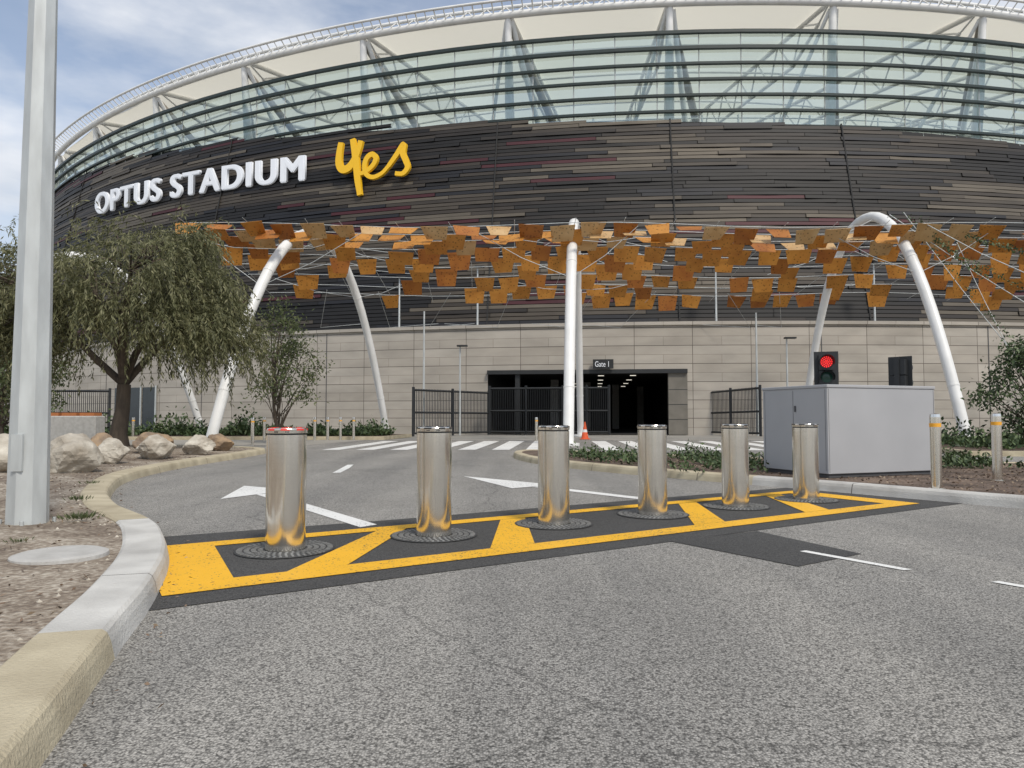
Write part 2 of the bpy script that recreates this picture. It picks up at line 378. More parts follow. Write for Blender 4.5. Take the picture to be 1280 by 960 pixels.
def weeping_tree(name,base,clumps_def,nclump,seed):
    random.seed(seed)
    root=empty(name); base=Vector(base)
    w=MB(); lf=MB()
    fork=base+Vector((.12,0,1.55))
    w.tube([base-Vector((0,0,.15)),base+Vector((.0,0,.25)),base+Vector((.1,0,.9)),fork],[.3,.22,.18,.17],10)
    mains=[]
    for k in range(7):
        a=k*2*math.pi/7+U(-.3,.3); e=fork+Vector((math.cos(a)*U(1,1.9),math.sin(a)*U(1,1.7),U(1.3,2.4)))
        mains.append(limb(w,fork,e,.11,.055,.08,6))
    mains.append(limb(w,fork,fork+Vector((.1,0,3.1)),.12,.05,0,6))
    allp=[p for m in mains for p in m[2:]]
    for k in range(nclump):
        cx,cy,cz,rx,ry,rz=random.choice(clumps_def)
        d=rv(); d.z=abs(d.z)*1.0-.2
        rr=U(.5,1.06)
        c=Vector((cx+d.x*rx*rr,cy+d.y*ry*rr,cz+d.z*rz*rr))
        near=min(allp,key=lambda p:(p-c).length)
        limb(w,near,c,.03,.010,.15,4)
        out=(c-fork); out.z=0; out=out.normalized() if out.length>.1 else rv()
        for s in range(int(U(9,25))):
            p=c+rv()*U(.05,.45)
            dirv=(out*U(.1,1.0)+rv()*.5+Vector((0,0,U(.0,1.0)))).normalized()
            Ls=U(.5,1.7); steps=int(Ls/.085)
            for q in range(steps):
                p=p+dirv*.085; dirv=(dirv+Vector((0,0,-.22))+rv()*.07).normalized()
                if p.z<base.z+1.0: break
                for z in range(2):
                    leaf(lf,p+rv()*.025,dirv*.7+rv()*.6+Vector((0,0,-.3)),U(.11,.19),U(.024,.040))
    w.build('trunk_and_limbs',[M['trunk']],root); lf.build('crown',[M['green']],root)
weeping_tree('weeping_peppermint_tree',(-10.6,19,.3),[(-10.7,19,4.4,3.0,2.2,2.1),(-9.9,19,4.6,2.4,2.0,2.1),(-12.9,19,4.1,1.8,1.8,1.8),(-8.8,18.8,3.5,1.75,1.8,1.75),(-8.4,18.6,2.9,1.6,1.6,1.4),(-10.8,18.4,3.1,3.2,1.8,1.3),(-14.1,19.2,3.9,1.9,1.6,1.8),(-12.9,18.6,2.6,2.2,1.4,1.2)],185,11)

def small_tree(name,base,H,spread,nclump,seed,leafm='green2',low=.35,ls=1.0,dens=1.0):
    random.seed(seed); root=empty(name); base=Vector(base); w=MB();lf=MB()
    t=limb(w,base-Vector((0,0,.1)),base+Vector((U(-.1,.1),0,H*.9)),.075,.02,0,8)
    for k in range(nclump):
        zf=U(low,1.0); rad=spread*math.sin(min(1,(zf-low)/(1-low)*.85+.15)*math.pi)**.6
        a=U(0,6.28); rr=U(.2,1)*rad
        c=Vector((base.x+math.cos(a)*rr,base.y+math.sin(a)*rr,base.z+H*zf))
        st=t[max(1,min(8,int(zf*8)-2))]
        limb(w,st,c,.02,.007,.05,3)
        for q in range(int(U(60,150)*dens)):
            p=c+Vector((random.gauss(0,.24),random.gauss(0,.24),random.gauss(0,.2)))
            leaf(lf,p,rv()+Vector((0,0,-.5)),U(.10,.17)*ls,U(.045,.07)*ls)
    w.build('trunk',[M['trunk']],root); lf.build('crown',[M[leafm]],root)
small_tree('gum_tree',(-8.3,25.5,.0),5.1,1.35,44,3,low=.32,ls=1.0,dens=.75)
small_tree('gum_tree',(14.95,20.6,.1),2.9,1.1,36,5,low=.2,leafm='green3')
small_tree('gum_tree',(-19.5,27.0,.1),4.6,2.3,60,9,low=.25,ls=1.2)

def leafbed(name,poly_fn,n,h,L,W,mt,parent=None):
    b=MB()
    for _ in range(n):
        x,y,hh=poly_fn()
        z=.12+min(1.5,abs(random.gauss(0,.5)))*hh*h
        leaf(b,(x,y,z),Vector((U(-1,1),U(-1,1),U(0,1.2))),L*U(.7,1.3),W*U(.7,1.3))
    return b.build(name,[M[mt]],parent)
random.seed(21)
def clumpfn(x0,x1,yf0,yf1,th=-.05,sc_=1.2):
    def f():
        while True:
            x=U(x0,x1);y=U(yf0(x),yf1(x)); v=noise.noise(Vector((x*sc_,y*sc_,5)))
            if v>th: return x,y,max(.15,.3+v*1.6)
    return f
leafbed('groundcover_plants',clumpfn(.9,8.8,lambda x:max(17.2-x*2.3,10.4) if x<3.3 else 10.9 if x<4 else 11.8,lambda x:17.4-x*.42,.08,1.5),5500,.22,.085,.04,'green3')
leafbed('hedge',clumpfn(-15,-5.6,lambda x:31,lambda x:33.5,-.3,.7),7000,.7,.2,.1,'green3')
leafbed('hedge',clumpfn(12.5,25,lambda x:18.2,lambda x:23.5,-.3,.7),9000,.6,.16,.08,'green3')
leafbed('hedge',clumpfn(-24,-15,lambda x:31,lambda x:33.5,-.3,.7),3500,1.0,.2,.1,'green3')
b=MB()
for _ in range(7000):
    i=random.randrange(len(outer)); x,y=outer[i]
    if y<1: continue
    t=R()**2*.14+.001; fx,fy=-50,-6+i/(len(outer)-1)*28
    px=x+(fx-x)*t;py=y+(fy-y)*t;z=bedz(px,py,t)+.004
    if noise.noise(Vector((px*1.3,py*1.3,4)))<-.12: continue
    d=Vector((U(-1,1),U(-1,1),U(-.1,.35))); leaf(b,(px,py,z),d,U(.02,.06),U(.006,.016))
for _ in range(6500):
    x=U(1,12);y=U(7,15)
    if x+(y-7.6)*.72 <5.75+.3 or y>17.2-x*.42: continue
    leaf(b,(x,y,.118),Vector((U(-1,1),U(-1,1),U(-.05,.35))),U(.02,.06),U(.01,.03))
for _ in range(160):
    i=random.randrange(len(kp)-8); p=kp[i].lerp(kp[i+1],R()); 
    leaf(b,(p.x+abs(random.gauss(0,.12))+.02,p.y-.02,.008),Vector((U(-1,1),U(-1,1),.1)),U(.02,.04),U(.006,.014))
b.build('leaf_litter',[M['litter']])
b=MB()
for _ in range(1100):
    i=random.randrange(len(outer)); x,y=outer[i]
    if y<1: continue
    t=R()**2*.08+.001; fx,fy=-50,-6+i/(len(outer)-1)*28
    px=x+(fx-x)*t;py=y+(fy-y)*t;z=bedz(px,py,t); s=U(.005,.018)
    vs=[Vector((px,py,z))+Vector(v)*s*U(.7,1.2) for v in [(1,0,0),(0,1,0),(-1,0,0),(0,-1,0),(0,0,.9),(0,0,-.5)]]
    b.add(vs,[(0,1,4),(1,2,4),(2,3,4),(3,0,4),(1,0,5),(2,1,5),(3,2,5),(0,3,5)])
b.build('gravel',[M['rockw']])
def weed(x,y,z,s,n):
    b=MB()
    for _ in range(n):
        a=U(0,6.28); r=abs(random.gauss(0,s*.4)); leaf(b,(x+math.cos(a)*r,y+math.sin(a)*r,z),Vector((math.cos(a)*.6,math.sin(a)*.6,U(.4,1.4))),U(.04,.10)*s*4,U(.008,.016)*s*4)
    b.build('weed_plant',[M['green2']])
weed(-3.65,6.0,.13,.2,150); weed(-3.2,4.25,.13,.12,70); weed(-4.4,7.2,.15,.18,90); weed(-2.95,3.7,.13,.1,60); weed(-3.4,4.9,.13,.12,60); weed(-5.3,8.9,.15,.15,60)

# ---------------------------------------------------------------- boulders
import bmesh
def boulder(x,y,s,mt,z=.1,seed=0,flat=.75):
    bm=bmesh.new(); bmesh.ops.create_icosphere(bm,subdivisions=4,radius=1)
    o=Vector((seed*7.3,seed*3.1,seed))
    pl=[(Vector((math.sin(seed*9+k*2.1),math.cos(seed*5+k*1.7),.9*math.sin(k*1.3+seed))).normalized(),.66+.2*abs(math.sin(k+seed))) for k in range(9)]
    for v in bm.verts:
        d=v.co.normalized(); r=1+.25*noise.noise(d*1.2+o)
        for nrm,h in pl:
            q=d.dot(nrm)
            if q>0 and r*q>h: r=h/q
        r+=.06*noise.noise(d*4+o)+.03*noise.noise(d*11+o)
        v.co=d*r; v.co.x*=s*.62; v.co.y*=s*.5; v.co.z*=s*.55*flat
    me=bpy.data.meshes.new('boulder'); bm.to_mesh(me); bm.free(); me.materials.append(M[mt])
    ob=bpy.data.objects.new('boulder',me); ob.location=(x,y,z+s*.26*flat); ob.rotation_euler=(0,0,seed*1.9); sc.collection.objects.link(ob)
for i,(x,y,s,mt) in enumerate([(-6.95,11.2,.85,'rockw'),(-7.75,10.7,.8,'rockw'),(-7.5,13.2,.6,'rockw'),(-7.35,14.6,.7,'rockw'),(-7.2,16.2,.6,'rockw'),(-8.4,14.5,.7,'rockb'),(-8.3,16.3,.7,'rockb'),(-8.6,12.5,.7,'rockw'),(-9.4,12.9,.7,'rockw'),(-7.4,17.8,.6,'rockb'),(-9.6,15.2,.6,'rockw'),(-8.9,10.6,.6,'rockb'),(-10.5,14,.7,'rockw')]):
    boulder(x,y,s,mt,.2,i+1)

# ---------------------------------------------------------------- lamp post
lp=empty('lamp_post'); b=MB(); px,py=-4.03,5.9
b.tube([(px,py,.06),(px,py,.1)],[.22,.22],8)
b.tube([(px,py,.1),(px,py,3),(px,py,9.5)],[.155,.122,.055],8,sm=False)
b.tube([(px,py,9.4),(px+.5,py+.3,9.9),(px+1.4,py+.8,10.0)],[.04,.035,.03],8)
b.box((px+1.7,py+.95,10.0),(.7,.25,.1),0,.5)
b.obox((px-.045,py-.158,.55),(.09,0,0),(0,.02,0),(0,0,.3),0)
for k in range(4):
    a=k*math.pi/2+.4; b.tube([(px+.19*math.cos(a),py+.19*math.sin(a),.1),(px+.19*math.cos(a),py+.19*math.sin(a),.15)],.015,6)
b.build('pole',[M['galv']],lp)
b=MB(); b.lathe((-2.86,4.5,.12),[(.0,.02),(.24,.02),(.27,.01),(.28,-.05)],28,sm=False); b.build('manhole_cover',[M['conc']])

# ---------------------------------------------------------------- security bollards
M['iron']=mat('cast_iron',(.30,.30,.29),(.16,.16,.155),20,.5,.4)
M['irond']=mat('cast_iron_dark',(.06,.06,.06),(.035,.035,.035),20,.6,.3)
for i in range(6):
    c=(-1.69+1.038*i,5.3+.625*i,0)
    g=empty('security_bollard')
    b=MB()
    b.lathe(c,[(.1455,.012),(.1455,.86)],48,0)
    b.lathe(c,[(.1455,.86),(.139,.862),(.139,.870),(.148,.872),(.149,.900),(.145,.908),(.12,.911),(.0,.911)],48,0,mis=[1,1,1,0,0,2,2])
    b.build('shaft_and_cap',[M['steel'],M['black'],M['capmetal']],g)
    b=MB()
    for k in range(8):
        a=k*math.pi/4+.3*i
        for q in range(4):
            a0=a+q*.11;a1=a0+.11
            vs=[];
            for aa in(a0,a1):
                for r,z in((.1505,.893),(.1505,.903),(.128,.914),(.128,.905)):
                    vs.append((c[0]+r*math.cos(aa),c[1]+r*math.sin(aa),z))
            b.add(vs,[(0,4,5,1),(1,5,6,2),(2,6,7,3)],0)
    b.build('warning_lights',[M['redcap'] if i==0 else M['black']],g)
    b=MB()
    for a0 in (-1.9,-1.35):
        for q in range(3):
            a=a0+q*.07
            b.obox((c[0]+.1492*math.cos(a),c[1]+.1492*math.sin(a),.878),(-math.sin(a)*.007,math.cos(a)*.007,0),(math.cos(a)*.001,math.sin(a)*.001,0),(0,0,.009))
    b.build('cap_marks',[M['black']],g)
    b=MB()
    b.lathe(c,[(.362,.010),(.360,.012),(.15,.0125),(.148,.012)],48,0,sm=False)
    for ring,(r0,r1,nn) in enumerate([(.160,.195,26),(.207,.242,34),(.254,.292,42),(.304,.345,50)]):
        for k in range(nn):
            a=2*math.pi*k/nn+ring*.05; w_=math.pi/nn*.42
            z=.0165
            vs=[(c[0]+r*math.cos(t),c[1]+r*math.sin(t),z) for r,t in((r0,a-w_),(r1,a-w_),(r1,a+w_),(r0,a+w_))]
            vs+=[(x,y,z-.006) for x,y,_ in vs]
            b.add(vs,[(0,1,2,3),(0,4,5,1),(1,5,6,2),(2,6,7,3),(3,7,4,0)],1)
    b.build('base_plate',[M['irond'],M['iron']],g)
M['reflect']=emis('amber_band',(.8,.38,.03),.03)
def sbollard(x,y,z,h,r):
    g=empty('steel_bollard'); b=MB()
    b.lathe((x,y,z),[(r*1.5,0),(r*1.5,.012),(r,.014),(r,h*.82),(r*1.03,h*.82),(r*1.03,h*.87),(r,h*.87),(r,h*.95),(r*.9,h*.99),(0,h)],20,0,mis=[0,0,0,1,1,1,0,0,0])
    b.build('post',[M['steel'],M['reflect']],g)
sbollard(5.16,8.6,.112,.92,.062); sbollard(6.66,9.7,.112,.93,.062)
for x,y in[(-8.9,24.2),(-8.0,28.6),(-7.55,28.9),(-7.1,29.2),(-6.6,29.4),(-9.9,28.2),(-12.5,30),(-16,29.8),(-18,29.6),(-20,29.5),(12.9,33),(1.0,28.8)]:
    sbollard(x,y,0,.95,.06)

# ---------------------------------------------------------------- cabinet
g=empty('utility_cabinet'); b=MB()
A=Vector((4.5,10.05,.112)); a=Vector((.94,.341,0)); c=Vector((-.341,.94,0)); up=Vector((0,0,1))
b.obox(A+a*.03+c*.03,a*2.02,c*1.3,up*.06,1)
b.obox(A+up*.06,a*2.08,c*1.36,up*1.235)
b.obox(A-a*.012-c*.012+up*1.295,a*2.104,c*1.384,up*.045)
ob=b.build('body',[M['cab'],M['seam']],g)
md=ob.modifiers.new('bev','BEVEL'); md.width=.008; md.segments=2; md.limit_method='ANGLE'
b=MB()
b.obox(A-a*.003+c*.68+up*.1,a*.002,c*.006,up*1.17)
for f in (.04,1.31): b.obox(A-a*.003+c*f+up*.1,a*.002,c*.004,up*1.17)
for f in (.02,2.055): b.obox(A-c*.003+a*f+up*.08,a*.004,c*.002,up*1.2)
for f in (.25,.95): b.obox(A-a*.012+c*.62+up*f,a*.008,c*.03,up*.09)
b.build('seams_and_handles',[M['seam']],g)

# ---------------------------------------------------------------- traffic lights
M['greenlens']=mat('dark_green_lens',(.01,.06,.04),rough=.2)
def tlight(x,y,zb,face,lit):
    g=empty('traffic_light'); b=MB(); ca,sa=math.cos(face),math.sin(face)
    f=Vector((ca,sa,0)); s=Vector((-sa,ca,0)); z=Vector((0,0,1)); P=Vector((x,y,zb))
    b.tube([(x,y,.1),(x,y,zb+.2)],.045,10)
    b.obox(P-s*.12-f*.13,s*.24,f*.20,z*.26); b.obox(P-s*.12-f*.13+z*.275,s*.24,f*.20,z*.26)
    b.obox(P-s*.19-f*.0-z*.03,s*.38,f*.012,z*.62)
    b.obox(P-s*.04-f*.16-z*.05,s*.08,f*.05,z*.62)
    for k,zc_ in enumerate((.41,.15)):
        cc=P+z*zc_+f*.072
        n=20;pr=[]
        for j in range(n+1):
            t=math.pi*(-.12)+ (math.pi*1.24)*j/n
            pr.append(s*math.cos(t)*.115+z*math.sin(t)*.115)
        b.add([cc-f*.06+p for p in pr]+[cc+p+f*(.17) for p in pr]+[cc-f*.06+p*.95 for p in pr]+[cc+p*.95+f*.17 for p in pr],
            [(j,j+1,n+2+j,n+1+j) for j in range(n)]+[(2*n+2+j,3*n+3+j,3*n+4+j,2*n+3+j) for j in range(n)],0,True)
    b.build('housing_and_pole',[M['black']],g)
    for k,zc_ in enumerate((.41,.15)):
        b=MB(); cc=P+z*zc_+f*.076; n=20
        on=lit and k==0
        if on:
            vs=[cc-f*.004+(s*math.cos(2*math.pi*j/n)+z*math.sin(2*math.pi*j/n))*.1 for j in range(n)]
            b.add(vs,[tuple(range(n))],1)
            for rr_,nn in((0,1),(.028,6),(.056,11),(.084,16)):
                for j in range(nn):
                    t=2*math.pi*j/nn; q=cc+(s*math.cos(t)+z*math.sin(t))*rr_
                    b.add([q+(s*math.cos(u)+z*math.sin(u))*.0115 for u in (0,1.05,2.09,3.14,4.19,5.24)],[(0,1,2,3,4,5)],0)
            b.build('lens_lit',[M['redlamp'],mat('red_lens',(.22,.01,.01),rough=.3)],g)
        else:
            vs=[cc+(s*math.cos(2*math.pi*j/n)+z*math.sin(2*math.pi*j/n))*.09 for j in range(n)]+[cc+f*.02]
            b.add(vs,[(j,(j+1)%n,n) for j in range(n)],0,True)
            b.build('lens_%d'%k,[M['greenlens']],g)
tlight(5.32,11.9,1.50,math.radians(-108),True)
tlight(6.6,11.95,1.42,math.radians(40),False)

# ---------------------------------------------------------------- arches
def arch(p0,p1,H,r=.185,name='white_arch'):
    g=empty(name); b=MB(); pts=[];rad=[]
    n=40
    for i in range(n+1):
        s=.5-.5*math.cos(math.pi*i/n)
        z=H*(1-abs(2*s-1)**2.15)-.0
        pts.append((p0[0]+(p1[0]-p0[0])*s,p0[1]+(p1[1]-p0[1])*s,z)); rad.append(r*(1-.15*s)*(1+.18*math.sin(math.pi*s)))
    b.tube(pts,rad,16)
    for p in(p0,p1):
        b.lathe((p[0],p[1],-.01),[(.38,0),(.38,.10),(.0,.10)],20,0,sm=False)
    for i in(6,13,27,34):
        q=Vector(pts[i]);t=(Vector(pts[i+1])-Vector(pts[i-1])).normalized(); b.tube([q-t*.03,q+t*.03],rad[i]*1.06,16)
    b.build('arch_tube',[M['archw']],g); return pts
A1=arch((-10.2,23.8),(-6.2,35),8.6); A2=arch((1.9,23.8),(3.4,35),9.05); A3=arch((15.5,24.0),(14.4,35),9.35); A0=arch((-22.5,26.5),(-15.3,35),8.0)

# ---------------------------------------------------------------- canopy of panels
random.seed(5)
g=empty('shade_canopy'); b=MB(); cb=MB()
def cz(x,y): return 8.05-(y-26.0)*.125+.10*math.sin(x*.45)
rows=[25.9,26.6,27.3,28.2,29.2,30.4,31.8,33.3,34.6]
skip=[.04,.05,.08,.18,.28,.36,.42,.5,.66]
for j,y in enumerate(rows):
    x=(-12.0 if j<4 else -10.5)+(j%2)*.6
    while x<31:
        if R()>skip[j]*(1.3 if x<-2 else 1):
            w_=U(.84,1.06);h_=U(.55,.74);tl=math.radians(U(26,50) if j<3 else U(50,80))
            yaw=U(-.2,.2)
            ax=Vector((math.cos(yaw),math.sin(yaw),U(-.07,.07))).normalized()
            dn=Vector((-math.sin(yaw)*math.cos(tl),math.cos(tl),-math.sin(tl)))
            if j<3 and R()<.45: dn=Vector((math.sin(yaw)*math.cos(tl),-math.cos(tl),-math.sin(tl)))
            p=Vector((x,y+U(-.12,.12),cz(x,y)+U(-.06,.05))); k=U(.06,.16)
            vs=[p-ax*w_*.5,p+ax*w_*.5,p+ax*w_*(.5-k)+dn*h_,p-ax*w_*(.5-U(.02,.2))+dn*h_]
            mi=random.choice([0,0,0,2]) if j>2 else random.choice([0,0,1,1,2])
            nrm=ax.cross(dn).normalized()*.012
            b.add(vs+[v+nrm for v in vs],[(0,1,2,3),(7,6,5,4),(0,4,5,1),(1,5,6,2),(2,6,7,3),(3,7,4,0)],mi)
        x+=U(1.08,1.22)
    cb.tube([(xx,y,cz(xx,y)+.04) for xx in range(-12,32,2)],.014,4)
for x in range(-12,31,2):
    cb.tube([(x+U(-.4,.4),25.6,cz(x,25.6)+.1),(x+U(-.4,.4),30,cz(x,30)+.1),(x,35.4,cz(x,35.4))],.012,4)
for P in(A1,A2,A3):
    for i in(12,15,18,21,24,27):
        p=Vector(P[i])
        for d in(-1,1):
            q=Vector((p.x+d*U(2,4),p.y,0)); q.z=cz(q.x,q.y); cb.tube([p,p.lerp(q,.5)-Vector((0,0,.15)),q],.013,4)
b.build('ochre_panels',[M['orange'],M['tan'],M['rust']],g)
for (p,q) in[((15.2,27,8.9),(19.5,24,0.3)),((15.2,28,9.1),(21,22.5,2.0)),((15.4,26,8.2),(18.6,22,4.6)),((15,30,9.0),(24,26,6.8)),((17.2,27,7.8),(18.2,24,1))]:
    p=Vector(p);q=Vector(q); cb.tube([p,p.lerp(q,.35)-Vector((0,0,.2)),p.lerp(q,.7)-Vector((0,0,.2)),q],.014,4)
for x in[-9,-6.5,-3,0,4.2,7,10.5,13]:
    cb.tube([(x,34,cz(x,34)),(x+U(-2,2),36.5,5.6),(x+U(-4,4),38,6)],.012,4)
cb.build('cables',[M['galv']],g)
b=MB()
for (p,q,n_) in[((15.3,27,8.8),(19.5,24,1.0),150),((15.3,28,9),(21,22.5,3),170),((17,26.5,8),(20.5,24,6.2),220),((18.2,22,.1),(19.2,21,3.5),240),((15.5,26.5,8.5),(17,25,6),90)]:
    p=Vector(p);q=Vector(q)
    for _ in range(n_*2):
        t=R(); pp=p.lerp(q,t)+rv()*abs(random.gauss(0,.13))+Vector((0,0,-.2*math.sin(t*3.14)))
        leaf(b,pp,rv()+Vector((0,0,-.5)),U(.08,.14),U(.05,.08))
b.build('climbing_vine',[M['green3']])

# ---------------------------------------------------------------- stadium
CX,CY=16,130
def fp(phi,r,z): a=math.radians(phi); return Vector((CX+r*math.sin(a),CY-r*math.cos(a),z))
st=empty('stadium')
RW=92.5
b=MB()
def arcwall(b,f0,f1,r0,r1,z0,z1,mi=0,step=1.5):
    n=max(1,int(abs(f1-f0)/step)); 
    for i in range(n):
        a=f0+(f1-f0)*i/n;c=f0+(f1-f0)*(i+1)/n
        b.add([fp(a,r0,z0),fp(c,r0,z0),fp(c,r1,z1),fp(a,r1,z1)],[(0,1,2,3)],mi)
FA,FB=-10.81,-4.09
arcwall(b,-85,FA,RW,RW,-.05,5.9); arcwall(b,FB,60,RW,RW,-.05,5.9); arcwall(b,FA,FB,RW,RW,3.45,5.9,step=.7)
def suv(co):
    a=math.atan2(co.x-CX,CY-co.y); return (a*RW+400,co.z+.1)
b.build('podium_wall',[M['stone']],st,suv)
b=MB()
for i in range(97):
    a=-85+i*1.5;c=a+1.5
    b.add([fp(a,RW+.12,5.9),fp(c,RW+.12,5.9),fp(c,RW+.12,6.08),fp(a,RW+.12,6.08),fp(c,RW-5,6.08),fp(a,RW-5,6.08),fp(a,RW-.0,5.9),fp(c,RW-.0,5.9)],[(0,1,2,3),(3,2,4,5),(6,7,1,0)])
b.build('podium_coping',[M['stone']],st,suv)
b=MB()
f=-40
while f<50:
    if not(FA-1<f<FB+1): b.obox(fp(f,RW+.012,0),fp(f+.03,RW+.012,0)-fp(f,RW+.012,0),(0,.01,0),(0,0,5.85))
    f+=5.76
b.build('movement_joints',[M['seam']],st)
b=MB()
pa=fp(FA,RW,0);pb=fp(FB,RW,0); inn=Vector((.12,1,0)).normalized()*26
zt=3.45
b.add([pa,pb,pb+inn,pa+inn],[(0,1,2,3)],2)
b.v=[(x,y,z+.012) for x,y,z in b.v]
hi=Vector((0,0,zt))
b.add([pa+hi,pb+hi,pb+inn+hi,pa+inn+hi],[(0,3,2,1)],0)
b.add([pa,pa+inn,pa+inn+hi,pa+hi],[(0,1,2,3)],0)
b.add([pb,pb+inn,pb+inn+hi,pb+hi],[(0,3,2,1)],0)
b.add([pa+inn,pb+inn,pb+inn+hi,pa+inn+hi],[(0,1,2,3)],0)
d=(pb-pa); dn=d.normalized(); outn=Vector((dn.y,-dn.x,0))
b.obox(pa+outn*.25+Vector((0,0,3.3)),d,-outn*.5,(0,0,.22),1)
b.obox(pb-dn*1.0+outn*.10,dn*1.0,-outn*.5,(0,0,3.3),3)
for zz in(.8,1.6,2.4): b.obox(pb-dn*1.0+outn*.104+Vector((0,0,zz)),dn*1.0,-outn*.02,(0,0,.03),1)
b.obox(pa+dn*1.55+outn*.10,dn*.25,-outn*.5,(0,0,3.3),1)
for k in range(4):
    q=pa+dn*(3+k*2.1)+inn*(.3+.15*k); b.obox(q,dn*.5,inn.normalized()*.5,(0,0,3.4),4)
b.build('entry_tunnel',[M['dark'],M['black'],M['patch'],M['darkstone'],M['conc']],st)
b=MB()
for i in range(4):
    for j in range(3):
        q=pa+dn*(4.2+j*1.9)+inn*(.15+i*.2)+Vector((0,0,3.40)); b.obox(q,dn*.35,inn.normalized()*.12,(0,0,.03))
b.build('ceiling_lights',[M['striplight']],st)
b=MB(); q=fp(-7.2,RW+.35,3.55); b.obox(q,dn*1.1,-outn*.15,(0,0,.5)); b.build('gate_sign',[M['black']],st)
def textmesh(s,size,extr,spacing=1.0):
    cu=bpy.data.curves.new('t','FONT'); cu.body=s; cu.size=size; cu.extrude=extr; cu.space_character=spacing
    o=bpy.data.objects.new('t',cu); sc.collection.objects.link(o)
    bpy.context.view_layer.update()
    me=bpy.data.meshes.new_from_object(o.evaluated_get(bpy.context.evaluated_depsgraph_get()))
    bpy.data.objects.remove(o); return me
me=textmesh('Gate 1',.42,.01)
me.materials.clear(); me.materials.append(M['letter'])
for v in me.vertices:
    x,y,z=v.co; v.co=q+dn*(.1+x*.7)+outn*(.03+z)+Vector((0,0,.1+y))
o=bpy.data.objects.new('gate_sign_text',me); sc.collection.objects.link(o); o.parent=st
b=MB()
for f0 in(-27.8,-26.9,-26.0):
    b.obox(fp(f0,RW+.06,0),fp(f0+.8,RW+.06,0)-fp(f0,RW+.06,0),(0,.05,0),(0,0,2.9),0)
    b.obox(fp(f0+.8,RW+.14,0),fp(f0+.87,RW+.14,0)-fp(f0+.8,RW+.14,0),(0,.1,0),(0,0,3.0),1)
b.build('side_doors',[mat('dark_glass',(.02,.03,.04),rough=.1),M['galv']],st)

# cladding
def rz(z): return 90.2-(z-6)*.22
def ztop(phi):
    pts=[(-90,24.2),(-50,23.7),(-36,23.0),(-28,21.9),(-20,20.7),(-12,19.9),(-2,19.3),(8,18.7),(18,17.9),(40,16.5),(70,16)]
    for (a,za),(c,zc_) in zip(pts,pts[1:]):
        if a<=phi<=c: return za+(zc_-za)*(phi-a)/(c-a)
    return 20
cols=[(.010,.0095,.010),(.024,.020,.018),(.045,.037,.030),(.072,.060,.047),(.115,.098,.076),(.060,.012,.018),(.014,.015,.020)]
cm=[]
for i,cc in enumerate(cols):
    cm.append(mat('louvre_%d'%i,cc,tuple(x*.72 for x in cc),.6,.6,.25,stretch=(1,1,6)))
random.seed(99)
b=MB(); z=6.15; row=0; h=.245
while z<24.4:
    f=-84+U(0,2)
    while f<58:
        L=U(1.4,6.0); f2=f+L
        if z+h*.9<ztop((f+f2)/2)+U(-.25,.25):
            v=1.0*noise.noise(Vector((f*.16,row*.15,1.7)))+.35*noise.noise(Vector((f*.5,row*.4,8)))+random.gauss(0,.17)
            r_=R()
            if r_<.06: mi=5
            elif v<-.2: mi=0
            elif v<-.1: mi=6
            elif v<.05: mi=1
            elif v<.22: mi=2
            elif v<.38: mi=3
            else: mi=4
            pr=random.choice([0,0,.03,.06])
            n=max(1,int(L/2))
            for k in range(n):
                a=f+L*k/n;c=f+L*(k+1)/n-(0.02 if k==n-1 else 0)
                r=rz(z)+pr
                b.add([fp(a,r+.07,z),fp(c,r+.07,z),fp(c,r+.02,z+h*.84),fp(a,r+.02,z+h*.84),fp(a,r-.16,z),fp(c,r-.16,z),fp(c,r-.1,z+h*.84),fp(a,r-.1,z+h*.84)],
                      [(0,1,2,3),(4,5,1,0),(3,2,6,7)],mi)
        f=f2
    z+=h; row+=1
b.build('louvre_cladding',cm,st)
b=MB()
f=-85
while f<58:
    zt_=ztop(f+1); b.add([fp(f,rz(6)-.4,6.1),fp(f+1.5,rz(6)-.4,6.1),fp(f+1.5,rz(zt_)-.35,ztop(f+1.5)),fp(f,rz(zt_)-.35,ztop(f))],[(0,1,2,3)]); f+=1.5
b.build('cladding_backing',[M['dark']],st)
b=MB()
for f in(-39,-25,-11.2,-4.1,2.8,16.8,30):
    n_=10
    for k in range(n_):
        z0=6.1+k*(ztop(f)-6.1)/n_; z1=6.1+(k+1)*(ztop(f)-6.1)/n_
        b.obox(fp(f,rz(z0)+.14,z0),fp(f+.05,rz(z0)+.14,z0)-fp(f,rz(z0)+.14,z0),(0,.1,0),fp(f,rz(z1)+.14,z1)-fp(f,rz(z0)+.14,z0))
b.build('vertical_joints',[M['dark']],st)

